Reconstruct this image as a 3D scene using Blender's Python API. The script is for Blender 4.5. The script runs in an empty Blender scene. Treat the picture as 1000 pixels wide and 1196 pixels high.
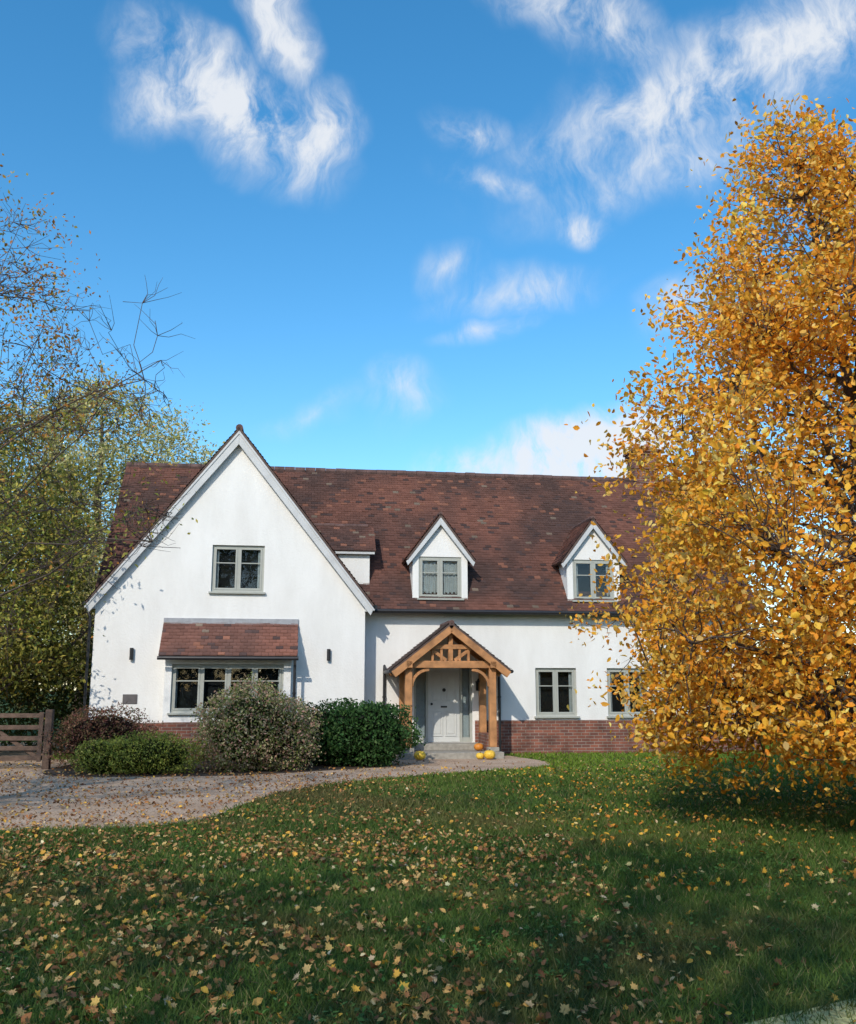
import bpy, math, random
import numpy as np
from mathutils import Vector, noise
random.seed(3)
scene=bpy.context.scene
# ------------------------------------------------------------------ helpers
def link(o,parent=None):
    scene.collection.objects.link(o)
    if parent: o.parent=parent
    return o
def empty(name,loc=(0,0,0),rz=0):
    e=bpy.data.objects.new(name,None); e.location=loc; e.rotation_euler=(0,0,rz); e.empty_display_size=.3
    return link(e)
def mk_np(name,V,F,mat,parent=None,C=None,smooth=False):
    V=np.asarray(V,dtype=np.float32).reshape(-1,3); F=np.asarray(F,dtype=np.int32)
    M,k=F.shape
    me=bpy.data.meshes.new(name)
    me.vertices.add(len(V)); me.vertices.foreach_set('co',V.ravel())
    me.loops.add(M*k); me.loops.foreach_set('vertex_index',F.ravel())
    me.polygons.add(M); me.polygons.foreach_set('loop_start',np.arange(M,dtype=np.int32)*k)
    if smooth: me.polygons.foreach_set('use_smooth',np.ones(M,dtype=bool))
    if C is not None:
        a=me.attributes.new('Col','FLOAT_COLOR','POINT')
        c=np.ones((len(V),4),dtype=np.float32); c[:,:3]=C
        a.data.foreach_set('color',c.ravel())
    me.update(calc_edges=True); me.validate()
    me.materials.append(mat)
    return link(bpy.data.objects.new(name,me),parent)
class B:
    def __init__(s): s.v=[]; s.f=[]
    def poly8(s,p):
        n=len(s.v); s.v+= [tuple(q) for q in p]
        s.f+=[(n,n+3,n+2,n+1),(n+4,n+5,n+6,n+7),(n,n+1,n+5,n+4),(n+1,n+2,n+6,n+5),(n+2,n+3,n+7,n+6),(n+3,n,n+4,n+7)]
    def box(s,x0,x1,y0,y1,z0,z1):
        s.poly8([(x0,y0,z0),(x1,y0,z0),(x1,y1,z0),(x0,y1,z0),(x0,y0,z1),(x1,y0,z1),(x1,y1,z1),(x0,y1,z1)])
    def beam(s,p,q,w,h,up=(0,0,1)):
        p=Vector(p);q=Vector(q);d=(q-p).normalized();u=Vector(up)
        a=d.cross(u).normalized()*(w/2); b=a.cross(d).normalized()*(h/2)
        s.poly8([p-a-b,p+a-b,p+a+b,p-a+b,q-a-b,q+a-b,q+a+b,q-a+b])
    def extr(s,prof,fn0,fn1):
        n=len(s.v);k=len(prof)
        s.v+=[fn0(*q) for q in prof]+[fn1(*q) for q in prof]
        s.f.append(tuple(range(n,n+k))[::-1]); s.f.append(tuple(range(n+k,n+2*k)))
        for i in range(k):
            j=(i+1)%k; s.f.append((n+i,n+j,n+k+j,n+k+i))
    def cyl(s,p,q,r,k=10,r2=None):
        r2=r if r2 is None else r2
        p=Vector(p);q=Vector(q);d=(q-p).normalized();u=Vector((0,0,1)) if abs(d.z)<.9 else Vector((1,0,0))
        a=d.cross(u).normalized();b=d.cross(a)
        n=len(s.v)
        for c,rr in((p,r),(q,r2)):
            for i in range(k):
                t=2*math.pi*i/k; s.v.append(tuple(c+a*math.cos(t)*rr+b*math.sin(t)*rr))
        s.f.append(tuple(range(n,n+k)));s.f.append(tuple(range(n+2*k-1,n+k-1,-1)))
        for i in range(k):
            j=(i+1)%k; s.f.append((n+i,n+k+i,n+k+j,n+j))
    def make(s,name,mat,parent=None,bevel=0,smooth=False):
        me=bpy.data.meshes.new(name); me.from_pydata(s.v,[],s.f); me.update(); me.materials.append(mat)
        import bmesh
        bm=bmesh.new(); bm.from_mesh(me); bmesh.ops.recalc_face_normals(bm,faces=bm.faces); bm.to_mesh(me); bm.free()
        if smooth:
            for p in me.polygons: p.use_smooth=True
        o=link(bpy.data.objects.new(name,me),parent)
        if bevel:
            m=o.modifiers.new('bev','BEVEL'); m.width=bevel; m.segments=2; m.limit_method='ANGLE'
        return o
def cut(o,boxes):
    b=B()
    for x in boxes: b.box(*x)
    c=b.make('cutter',o.data.materials[0],o.parent)
    m=o.modifiers.new('b','BOOLEAN'); m.object=c; m.operation='DIFFERENCE'; m.solver='EXACT'
    bpy.context.view_layer.update()
    dg=bpy.context.evaluated_depsgraph_get(); dg.update()
    me=bpy.data.meshes.new_from_object(o.evaluated_get(dg)); o.modifiers.clear(); o.data=me
    bpy.data.objects.remove(c)
# ------------------------------------------------------------------ materials
def newmat(name):
    m=bpy.data.materials.new(name); m.use_nodes=True; nt=m.node_tree
    return m,nt,nt.nodes['Principled BSDF']
def simple(name,col,rough=.6,var=.15,scale=8,bump=.0,bscale=60,metal=0,spec=.4):
    m,nt,p=newmat(name); N=nt.nodes;L=nt.links
    tc=N.new('ShaderNodeTexCoord'); nz=N.new('ShaderNodeTexNoise'); nz.inputs['Scale'].default_value=scale; nz.inputs['Detail'].default_value=6
    L.new(tc.outputs['Object'],nz.inputs['Vector'])
    r=N.new('ShaderNodeValToRGB'); r.color_ramp.elements[0].position=.3; r.color_ramp.elements[1].position=.7
    r.color_ramp.elements[0].color=(*[c*(1-var) for c in col],1); r.color_ramp.elements[1].color=(*[min(1,c*(1+var)) for c in col],1)
    L.new(nz.outputs['Fac'],r.inputs['Fac']); L.new(r.outputs['Color'],p.inputs['Base Color'])
    p.inputs['Roughness'].default_value=rough; p.inputs['Metallic'].default_value=metal; p.inputs['Specular IOR Level'].default_value=spec
    if bump:
        n2=N.new('ShaderNodeTexNoise'); n2.inputs['Scale'].default_value=bscale; n2.inputs['Detail'].default_value=5
        L.new(tc.outputs['Object'],n2.inputs['Vector'])
        bp=N.new('ShaderNodeBump'); bp.inputs['Strength'].default_value=bump; bp.inputs['Distance'].default_value=.02
        L.new(n2.outputs['Fac'],bp.inputs['Height']); L.new(bp.outputs['Normal'],p.inputs['Normal'])
    return m
def attrmat(name,rough=.6,trans=.0,spec=.3,bump=0):
    m,nt,p=newmat(name); N=nt.nodes;L=nt.links
    a=N.new('ShaderNodeAttribute'); a.attribute_name='Col'
    L.new(a.outputs['Color'],p.inputs['Base Color']); p.inputs['Roughness'].default_value=rough; p.inputs['Specular IOR Level'].default_value=spec
    if bump:
        tc=N.new('ShaderNodeTexCoord'); n2=N.new('ShaderNodeTexNoise'); n2.inputs['Scale'].default_value=40
        L.new(tc.outputs['Object'],n2.inputs['Vector'])
        bp=N.new('ShaderNodeBump'); bp.inputs['Strength'].default_value=bump; bp.inputs['Distance'].default_value=.02
        L.new(n2.outputs['Fac'],bp.inputs['Height']); L.new(bp.outputs['Normal'],p.inputs['Normal'])
    if trans:
        t=N.new('ShaderNodeBsdfTranslucent'); L.new(a.outputs['Color'],t.inputs['Color'])
        mx=N.new('ShaderNodeMixShader'); mx.inputs[0].default_value=trans
        L.new(p.outputs[0],mx.inputs[1]); L.new(t.outputs[0],mx.inputs[2])
        L.new(mx.outputs[0],N['Material Output'].inputs['Surface'])
    return m
M_leaf=attrmat('leaf',.55,.4,.25)
M_grass=attrmat('grass_blade',.6,.35,.2)
M_litter=attrmat('fallen_leaf',.7,.0,.15)
M_tile=attrmat('clay_tile',.8,0,.2,.4)
M_bark=simple('bark',(.09,.07,.055),.9,.35,6,.6,30)
M_twig=simple('twig_bark',(.08,.055,.045),.9,.3,6)
M_frame=simple('sage_paint',(.36,.37,.33),.45,.05)
M_door=simple('door_paint',(.55,.56,.54),.4,.04)
M_barge=simple('barge_paint',(.5,.51,.51),.5,.1,3)
M_black=simple('black_metal',(.02,.02,.022),.4,.1)
M_oak=simple('oak',(.4,.19,.075),.6,.35,5,.3,50)
M_oakd=simple('weathered_wood',(.11,.07,.05),.8,.3,8,.4,50)
M_soffit=simple('soffit',(.09,.06,.05),.8,.2)
M_stone=simple('step_stone',(.3,.28,.24),.8,.2,12,.3,40)
M_soil=simple('soil',(.05,.035,.025),1,.4,6,.8,20)
M_dark=simple('unlit_room_panel',(.012,.012,.013),.9,.2)  # near black: the darkness of unlit rooms set as a colour
M_curt=simple('curtain',(.6,.6,.6),.9,.1)
M_plaque=simple('slate',(.1,.09,.09),.5,.2)
M_lead=simple('lead',(.3,.31,.33),.6,.15)
def render_mat():
    m,nt,p=newmat('white_render'); N=nt.nodes;L=nt.links
    tc=N.new('ShaderNodeTexCoord')
    n1=N.new('ShaderNodeTexNoise'); n1.inputs['Scale'].default_value=.9; n1.inputs['Detail'].default_value=8; n1.inputs['Roughness'].default_value=.65
    mp=N.new('ShaderNodeMapping'); mp.inputs['Scale'].default_value=(1.6,1.6,.5)
    L.new(tc.outputs['Object'],mp.inputs['Vector']); L.new(mp.outputs[0],n1.inputs['Vector'])
    r=N.new('ShaderNodeValToRGB'); r.color_ramp.elements[0].position=.32; r.color_ramp.elements[1].position=.6
    r.color_ramp.elements[0].color=(.68,.67,.64,1); r.color_ramp.elements[1].color=(.76,.755,.73,1)
    L.new(n1.outputs['Fac'],r.inputs['Fac']); L.new(r.outputs['Color'],p.inputs['Base Color'])
    n2=N.new('ShaderNodeTexNoise'); n2.inputs['Scale'].default_value=25; n2.inputs['Detail'].default_value=6
    L.new(tc.outputs['Object'],n2.inputs['Vector'])
    bp=N.new('ShaderNodeBump'); bp.inputs['Strength'].default_value=.3; bp.inputs['Distance'].default_value=.02
    L.new(n2.outputs['Fac'],bp.inputs['Height']); L.new(bp.outputs['Normal'],p.inputs['Normal'])
    p.inputs['Roughness'].default_value=.9; p.inputs['Specular IOR Level'].default_value=.15
    return m
M_white=render_mat()
def brick_mat():
    m,nt,p=newmat('red_brick'); N=nt.nodes;L=nt.links
    tc=N.new('ShaderNodeTexCoord'); s=N.new('ShaderNodeSeparateXYZ'); L.new(tc.outputs['Object'],s.inputs[0])
    ad=N.new('ShaderNodeMath'); L.new(s.outputs[0],ad.inputs[0]); L.new(s.outputs[1],ad.inputs[1])
    c=N.new('ShaderNodeCombineXYZ'); L.new(ad.outputs[0],c.inputs[0]); L.new(s.outputs[2],c.inputs[1])
    b=N.new('ShaderNodeTexBrick'); L.new(c.outputs[0],b.inputs['Vector'])
    b.inputs['Scale'].default_value=1; b.inputs['Brick Width'].default_value=.225; b.inputs['Row Height'].default_value=.075
    b.inputs['Mortar Size'].default_value=.006; b.inputs['Color1'].default_value=(.3,.1,.06,1); b.inputs['Color2'].default_value=(.16,.065,.05,1); b.inputs['Mortar'].default_value=(.33,.28,.23,1)
    n=N.new('ShaderNodeTexNoise'); n.inputs['Scale'].default_value=3; n.inputs['Detail'].default_value=8; L.new(tc.outputs['Object'],n.inputs['Vector'])
    mx=N.new('ShaderNodeMix'); mx.data_type='RGBA'; mx.blend_type='MULTIPLY'; mx.inputs[0].default_value=.8
    r=N.new('ShaderNodeValToRGB'); r.color_ramp.elements[0].position=.35; r.color_ramp.elements[0].color=(.45,.45,.45,1); r.color_ramp.elements[1].position=.65
    L.new(n.outputs['Fac'],r.inputs[0]); L.new(b.outputs['Color'],mx.inputs[6]); L.new(r.outputs[0],mx.inputs[7]); L.new(mx.outputs[2],p.inputs['Base Color'])
    bp=N.new('ShaderNodeBump'); bp.invert=True; bp.inputs['Strength'].default_value=.6; bp.inputs['Distance'].default_value=.01
    L.new(b.outputs['Fac'],bp.inputs['Height']); L.new(bp.outputs[0],p.inputs['Normal']); p.inputs['Roughness'].default_value=.9
    return m
M_brick=brick_mat()
def glass_mat():
    m,nt,p=newmat('window_glass'); N=nt.nodes;L=nt.links
    N.remove(p); g=N.new('ShaderNodeBsdfGlossy'); g.inputs['Roughness'].default_value=.02; g.inputs['Color'].default_value=(.75,.8,.9,1)
    t=N.new('ShaderNodeBsdfTransparent'); t.inputs['Color'].default_value=(.8,.84,.84,1)
    f=N.new('ShaderNodeFresnel'); f.inputs[0].default_value=1.4
    mx=N.new('ShaderNodeMixShader'); L.new(f.outputs[0],mx.inputs[0]); L.new(t.outputs[0],mx.inputs[1]); L.new(g.outputs[0],mx.inputs[2])
    L.new(mx.outputs[0],N['Material Output'].inputs['Surface']); return m
M_glass=glass_mat()
def ground_mat(name,cols,scale,bump,bs):
    m,nt,p=newmat(name); N=nt.nodes;L=nt.links
    tc=N.new('ShaderNodeTexCoord')
    n=N.new('ShaderNodeTexNoise'); n.inputs['Scale'].default_value=scale; n.inputs['Detail'].default_value=10; n.inputs['Roughness'].default_value=.7
    L.new(tc.outputs['Object'],n.inputs['Vector'])
    r=N.new('ShaderNodeValToRGB'); e=r.color_ramp.elements
    e[0].position=.3; e[0].color=(*cols[0],1); e[1].position=.72; e[1].color=(*cols[-1],1)
    if len(cols)>2: x=e.new(.5); x.color=(*cols[1],1)
    L.new(n.outputs['Fac'],r.inputs[0])
    n2=N.new('ShaderNodeTexNoise'); n2.inputs['Scale'].default_value=bs; n2.inputs['Detail'].default_value=6; L.new(tc.outputs['Object'],n2.inputs['Vector'])
    mr=N.new('ShaderNodeMapRange'); mr.inputs[1].default_value=.35; mr.inputs[2].default_value=.65; mr.inputs[3].default_value=.6; mr.inputs[4].default_value=1.3
    L.new(n2.outputs['Fac'],mr.inputs[0])
    mx=N.new('ShaderNodeVectorMath'); mx.operation='SCALE'; L.new(r.outputs[0],mx.inputs[0]); L.new(mr.outputs[0],mx.inputs['Scale'])
    L.new(mx.outputs[0],p.inputs['Base Color'])
    bp=N.new('ShaderNodeBump'); bp.inputs['Strength'].default_value=bump; bp.inputs['Distance'].default_value=.03
    L.new(n2.outputs['Fac'],bp.inputs['Height']); L.new(bp.outputs[0],p.inputs['Normal']); p.inputs['Roughness'].default_value=.95; p.inputs['Specular IOR Level'].default_value=.1
    return m
M_lawn=ground_mat('lawn_ground',[(.06,.05,.02),(.04,.07,.016),(.055,.095,.02)],.6,.6,18)
M_gravel=ground_mat('gravel',[(.33,.22,.15),(.47,.34,.24),(.54,.42,.32)],1.2,.4,38)
M_path=ground_mat('path_surface',[(.38,.36,.14),(.5,.45,.22)],3,.5,30)
# ------------------------------------------------------------------ leaves / branches
T_D=(np.array([(0,-.5,0),(.28,0,.08),(0,.5,0),(-.28,0,.08)]),np.array([(0,1,2),(0,2,3)]))
_h=[(0,-.5),(.3,-.2),(.27,.15),(0,.5),(-.27,.15),(-.3,-.2)]
T_H=(np.array([(x,y,.3*abs(x)) for x,y in _h]),np.array([(0,1,2),(0,2,3),(0,3,4),(0,4,5)]))
_m=[(0,-.38),(.14,-.24),(.36,-.3),(.3,-.08),(.5,.1),(.24,.16),(.2,.34),(.08,.3),(0,.55),(-.08,.3),(-.2,.34),(-.24,.16),(-.5,.1),(-.3,-.08),(-.36,-.3),(-.14,-.24)]
T_M=(np.array([(0,0,0)]+[(x,y,.25*abs(x)+.12*y*y) for x,y in _m]),np.array([(0,i+1,(i+1)%16+1) for i in range(16)]))
def leaves(name,P,S,C,tmpl,mat,parent,rng,flat=0.0):
    n=len(P); tv,tf=tmpl
    nn=rng.normal(size=(n,3)); nn/=np.linalg.norm(nn,axis=1)[:,None]+1e-9
    if flat: nn=nn*(1-flat)+np.array([0,0,1])*flat*1.2; nn/=np.linalg.norm(nn,axis=1)[:,None]
    r=rng.normal(size=(n,3)); t=np.cross(nn,r); t/=np.linalg.norm(t,axis=1)[:,None]+1e-9; b=np.cross(nn,t)
    curl=rng.uniform(.3,2.4,n); asp=rng.uniform(.7,1.1,n)
    V=P[:,None,:]+S[:,None,None]*(tv[None,:,0,None]*asp[:,None,None]*t[:,None,:]+tv[None,:,1,None]*b[:,None,:]+tv[None,:,2,None]*curl[:,None,None]*nn[:,None,:])
    F=(tf[None]+(np.arange(n)*len(tv))[:,None,None]).reshape(-1,3)
    return mk_np(name,V.reshape(-1,3),F,mat,parent,np.repeat(C,len(tv),axis=0))
def palette(rng,n,pal,w,var=.2):
    pal=np.array(pal); w=np.array(w,float); w/=w.sum()
    c=pal[rng.choice(len(pal),n,p=w)]
    return np.clip(c*rng.uniform(1-var,1+var,(n,1))*rng.uniform(.93,1.07,(n,3)),0,.9)
class Tubes:
    def __init__(s): s.V=[];s.F=[];s.n=0
    def add(s,P,R,k):
        P=np.asarray(P,float);m=len(P)
        d=np.gradient(P,axis=0); d/=np.linalg.norm(d,axis=1)[:,None]+1e-9
        up=np.array([.31,.22,.92]) if abs(d[0,2])<.85 else np.array([1,.1,0])
        a=np.cross(d,up); a/=np.linalg.norm(a,axis=1)[:,None]+1e-9; b=np.cross(d,a)
        t=np.arange(k)*2*np.pi/k
        V=P[:,None]+np.asarray(R)[:,None,None]*(np.cos(t)[None,:,None]*a[:,None]+np.sin(t)[None,:,None]*b[:,None])
        i=np.arange(m-1)[:,None]*k; j=np.arange(k)[None]; j2=(j+1)%k
        F=np.stack([i+j,i+j2,i+k+j2,i+k+j],-1).reshape(-1,4)+s.n
        s.V.append(V.reshape(-1,3)); s.F.append(F); s.n+=m*k
    def make(s,name,mat,parent): return mk_np(name,np.concatenate(s.V),np.concatenate(s.F),mat,parent,None,True)
def nz3(p,s,o=0): return noise.noise(Vector((p[0]*s+o,p[1]*s+o*1.7,p[2]*s-o)))
def tree(name,base,H,z0,zr,ncl,lpc,ls,colf,clr,tr,seed,nl=40,tmpl=T_D,lean=(0,0),gap=-.15,subt=2,lumps=.35,bare=0,gs=.7,twr=.011,inner=.45,outbare=None,lr=1.0):
    rng=np.random.default_rng(seed); base=np.array(base,float)
    e=empty(name,tuple(base))
    zs=[a for a,_ in zr]; rs=[b for _,b in zr]; rm=max(rs)
    prof=lambda z: np.interp(z,zs,rs)
    K=12; tz=np.linspace(0,H*.96,K); wob=np.cumsum(rng.normal(0,.06,(K,2)),axis=0)*H/10; wob-=wob[0]
    T=np.column_stack([wob[:,0]+lean[0]*(tz/H)**1.3,wob[:,1]+lean[1]*(tz/H)**1.3,tz])
    TR=tr*(1-.95*(tz/H))**1.0; TR[0]*=1.35
    axis=lambda z: np.array([np.interp(z,tz,T[:,0]),np.interp(z,tz,T[:,1]),z])
    tb=Tubes(); tb.add(T,TR,10)
    cl=[];tries=0
    while len(cl)<ncl and tries<ncl*40:
        tries+=1
        z=rng.uniform(z0,H)
        r=prof(z)
        if rng.random()>(r/rm)**1.6: continue
        a=rng.uniform(0,2*np.pi); q=np.array([math.cos(a)*2,math.sin(a)*2,z*.8])
        lum=1+lumps*nz3(q,.9,seed)*1.6
        rad=r*rng.random()**inner*lum
        p=axis(z)+np.array([math.cos(a)*rad,math.sin(a)*rad,0])
        if nz3(p,gs,seed*3.1)<gap: continue
        cl.append(p)
    cl=np.array(cl)
    idx=rng.choice(len(cl),min(nl,len(cl)),replace=False); LP=[]
    for i in idx:
        c=cl[i]; hz=np.linalg.norm(c[:2]-axis(c[2])[:2])
        zs_=np.clip(c[2]-.75*hz,H*.12,H*.9); s=axis(zs_); t=np.linspace(0,1,8)[:,None]
        mid=(s+c)/2+np.array([0,0,.12*hz])+rng.normal(0,.08*hz+.02,3)
        P=(1-t)**2*s+2*t*(1-t)*mid+t*t*c; P[1:-1]+=rng.normal(0,.025*hz,(6,3))
        r0=min(tr*.42*(1-zs_/H*.7),.02+.022*hz)*lr
        tb.add(P,np.linspace(r0,.006,8)**1.0,6); LP.append(P[2:])
    LP=np.concatenate(LP+[T[4:]])
    tw=Tubes()
    for c in cl:
        d=np.linalg.norm(LP-c,axis=1)+ (LP[:,2]>c[2])*.4; s=LP[np.argmin(d)]
        L=np.linalg.norm(c-s); t=np.linspace(0,1,5)[:,None]
        P=s+(c-s)*t; P[1:-1]+=rng.normal(0,.07*L,(3,3)); tw.add(P,np.linspace(twr,.004,5),4)
        for k in range(subt):
            dd=rng.normal(size=3)*[1,1,.7]+ (c-s)/(L+.01)*.8; dd/=np.linalg.norm(dd); l=clr*rng.uniform(1,2.2)
            P2=P[3]+dd*np.linspace(0,l,4)[:,None]; P2[1:]+=rng.normal(0,.08*l,(3,3)); tw.add(P2,np.linspace(.005,.002,4),3)
    tb.make('trunk_and_limbs',M_bark,e); tw.make('twigs',M_twig,e)
    keep=rng.random(len(cl))>=bare
    if outbare is not None: keep&=~((np.linalg.norm(cl[:,:2],axis=1)>outbare)&(rng.random(len(cl))<.8))
    c2=cl[keep]
    n=len(c2)*lpc; ci=np.repeat(np.arange(len(c2)),lpc)
    ax=rng.normal(size=(len(c2),3))*[1,1,.6]; ax/=np.linalg.norm(ax,axis=1)[:,None]
    P=c2[ci]+rng.normal(size=(n,3))*clr*.62*[1,1,.8]+ax[ci]*rng.normal(size=(n,1))*clr
    S=ls*rng.uniform(.6,1.25,n)
    C=colf(rng,P,ci,len(c2))
    k=P[:,2]>.1
    leaves('leaves',P[k],S[k],C[k],tmpl,M_leaf,e,rng,.0)
    return e
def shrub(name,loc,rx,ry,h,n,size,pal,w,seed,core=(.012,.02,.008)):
    rng=np.random.default_rng(seed); e=empty(name,loc)
    d=rng.normal(size=(n,3)); d/=np.linalg.norm(d,axis=1)[:,None]
    lum=np.array([1+.3*noise.noise(Vector(q*1.6)+Vector((seed,0,0)))+.2*noise.noise(Vector(q*4)+Vector((seed,3,0))) for q in d])
    f=(1-.3*rng.random(n)**1.6)*lum*(1+.05*np.abs(rng.normal(size=n)))
    P=d*f[:,None]*[rx,ry,h*.54]; P[:,2]+=h*.46; P=P[P[:,2]>.02]; n=len(P)
    C=palette(rng,n,pal,w,.3)
    leaves('leaves',P,size*rng.uniform(.6,1.3,n),C,T_D,M_leaf,e,rng,.1)
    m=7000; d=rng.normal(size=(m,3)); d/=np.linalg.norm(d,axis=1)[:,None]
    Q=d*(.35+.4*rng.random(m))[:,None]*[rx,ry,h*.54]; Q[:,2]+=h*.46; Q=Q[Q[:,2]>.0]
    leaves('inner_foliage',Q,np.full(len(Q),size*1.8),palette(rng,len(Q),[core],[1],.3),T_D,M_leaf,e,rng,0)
    tb=Tubes()
    for k in range(12):
        a=rng.uniform(0,6.28); q=np.array([math.cos(a)*rx*.7,math.sin(a)*ry*.7,h*.8])
        t=np.linspace(0,1,5)[:,None]; P=np.array([math.cos(a)*.1,math.sin(a)*.1,-.02])*(1-t)+q*t; P[:,:2]*=t**.5
        tb.add(P,np.linspace(.02,.006,5),5)
    tb.make('stems',M_bark,e)
    return e
# ------------------------------------------------------------------ ground, drive, beds
def sheet(name,pts,z,mat):
    me=bpy.data.meshes.new(name); me.from_pydata([(x,y,z) for x,y in pts],[],[tuple(range(len(pts)))]); me.update(); me.materials.append(mat)
    o=link(bpy.data.objects.new(name,me))
    if me.polygons[0].normal.z<0: me.flip_normals()
    return o
def smooth_line(pts,k=6):
    o=[];n=len(pts)
    for i in range(n-1):
        p0=pts[max(i-1,0)];p1=pts[i];p2=pts[i+1];p3=pts[min(i+2,n-1)]
        for j in range(k):
            t=j/k
            q=[.5*((2*p1[a])+(-p0[a]+p2[a])*t+(2*p0[a]-5*p1[a]+4*p2[a]-p3[a])*t*t+(-p0[a]+3*p1[a]-3*p2[a]+p3[a])*t**3) for a in(0,1)]
            w=.06*noise.noise(Vector((q[0]*2.3,q[1]*2.3,0)))
            o.append((q[0]+w,q[1]+w*1.5))
    o.append(pts[-1]); return o
sheet('ground',[(-1500,-1500),(1500,-1500),(1500,1500),(-1500,1500)],0,M_lawn)
front=smooth_line([(-16,10.4),(-12,10.6),(-7,11.0),(-4.96,11.4),(-3.6,11.6),(-2.85,12.3),(-2.65,13.6),(-2.4,15.2),(-1.8,16.6),(-.7,18.0),(.6,19.2),(2.2,20.4),(2.7,21.3),(2.6,22.4)])
drive=[(-40,10.5)]+front+[(2.0,24),(-.5,24),(-9,22.6),(-9.2,23.5),(-10,30),(-14,30),(-15,20),(-40,18)]
sheet('gravel_drive',drive,.004,M_gravel)
bed=smooth_line([(-7.8,22.3),(-7.7,19.6),(-6.9,18.3),(-4.7,18.3),(-3.4,18.6),(-2.2,19.5),(-1.2,20.3),(-.85,21),(-.85,23.2)])+[(-1,23.6),(-7.6,22.7)]
sheet('flower_bed',bed,.008,M_soil)
path=[(-2,3.2),(1.6,5.0),(2.3,5.38),(4,6.25),(9,8.8),(9,6.4),(2.6,3.2),(0,2)]
sheet('footpath',path,.004,M_path)
def inpoly(X,Y,poly):
    r=np.zeros(len(X),bool); n=len(poly);j=n-1
    for i in range(n):
        xi,yi=poly[i];xj,yj=poly[j]
        c=((yi>Y)!=(yj>Y))&(X<(xj-xi)*(Y-yi)/((yj-yi) if yj!=yi else 1e-9)+xi); r^=c; j=i
    return r
def fbm(X,Y,s,o=0):
    return (np.sin(X*s*1.3+o+1.7*np.sin(Y*s*.9+o))+np.sin(Y*s*1.7+o*2+1.3*np.sin(X*s*1.1))+.6*np.sin((X+Y)*s*2.9+o)+.5*np.sin((X-Y)*s*4.1-o)+.4*np.sin(X*s*7.3+Y*s*5.1))/3.5
RG=math.radians(8)
def house_in(X,Y):
    x=X; y=Y-24.3; u=x*math.cos(RG)+y*math.sin(RG); v=-x*math.sin(RG)+y*math.cos(RG)
    return (u>-8.2)&(u<8.9)&(v>-.0)&(v<6.7)|(u>-8.2)&(u<-1.6)&(v>-.75)&(v<1)
grng=np.random.default_rng(11)
ZV=[];ZC=[]
def zone(y0,y1,dens,w,h):
    xm=.56*y1+1.5; n=int(dens*(2*xm)*(y1-y0))
    X=grng.uniform(-xm,xm,n);Y=grng.uniform(y0,y1,n)
    edge=grng.normal(0,.05,n)
    k=(np.abs(X)<.53*Y+1.2)&~inpoly(X+edge,Y+edge,drive)&~inpoly(X,Y,bed)&~(inpoly(X+edge*2,Y-edge*2,path)&(grng.random(n)<.8))&~house_in(X,Y)
    bare=fbm(X,Y,1.1,2.0)+fbm(X,Y,3.1,.5)*.6
    k&=grng.random(n)<np.clip(1.2-.95*np.clip(bare-.1,0,1),.15,1)
    X=X[k];Y=Y[k];n=len(X)
    a=grng.uniform(0,6.283,n); hh=h*grng.uniform(.5,1.4,n)*(1+.35*fbm(X,Y,2.2,1)); ww=w*grng.uniform(.7,1.3,n)
    lx=grng.normal(0,.6,n)*hh; ly=grng.normal(0,.6,n)*hh
    V=np.zeros((n,3,3)); V[:,0]=np.column_stack([X-np.cos(a)*ww/2,Y-np.sin(a)*ww/2,np.zeros(n)])
    V[:,1]=np.column_stack([X+np.cos(a)*ww/2,Y+np.sin(a)*ww/2,np.zeros(n)]); V[:,2]=np.column_stack([X+lx,Y+ly,hh])
    g=np.clip(.5+.7*fbm(X,Y,.9,4)+grng.normal(0,.3,n),0,1)[:,None]
    C=np.array([.045,.095,.018])*(1-g)+np.array([.12,.19,.035])*g
    br=np.clip(fbm(X,Y,.5,1.2)+.5*fbm(X,Y,1.9,6)+.05-.08*X,0,.9)[:,None]*.75
    C=C*(1-br)+np.array([.15,.11,.045])*br
    sunlit=np.clip((Y-16)/5,0,1)[:,None]; C=C*(1-sunlit)+np.array([.17,.26,.03])*grng.uniform(.7,1.2,(n,1))*sunlit  # sunlit strip near the house painted into the blade colour
    dry=(grng.random(n)<.09)[:,None]; C=np.where(dry,np.array([.26,.22,.09]),C)
    ZV.append(V.reshape(-1,3)); ZC.append(np.repeat(C,3,axis=0))
zone(4.2,8,3600,.008,.055); zone(8,12.5,1600,.013,.055); zone(12.5,18,700,.022,.055); zone(18,30,280,.04,.055)
V=np.concatenate(ZV); mk_np('grass',V,np.arange(len(V)).reshape(-1,3),M_grass,None,np.concatenate(ZC))
n=14000; X=grng.uniform(-4,5,n);Y=4.3+grng.random(n)**1.3*6; k=(fbm(X,Y,1.7,7)+.05*X>.1)&~inpoly(X,Y,path); X=X[k];Y=Y[k]
leaves('clover',np.column_stack([X,Y,grng.uniform(.02,.06,len(X))]),grng.uniform(.02,.05,len(X)),palette(grng,len(X),[(.06,.15,.03),(.1,.2,.045)],[1,1]),T_D,M_grass,None,grng,.6)
def litter(n,x0,x1,y0,y1,pal,w,s0,s1,off,pw=1.0,thr=-.3,sk=0.0):
    X=grng.uniform(x0,x1,n);Y=y0+(y1-y0)*grng.random(n)**pw
    f=fbm(X,Y,.8,off)+.6*fbm(X,Y,2.7,off+1)+grng.normal(0,.4,n)-sk*X
    k=(f>thr)&(np.abs(X)<.56*Y+2)&~house_in(X,Y); X=X[k];Y=Y[k];n=len(X)
    g=inpoly(X,Y,drive)|inpoly(X,Y,path)
    Z=np.where(g,.018,grng.uniform(.015,.055,n))
    return np.column_stack([X,Y,Z]),grng.uniform(s0,s1,n),palette(grng,n,pal,w,.3)
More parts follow.
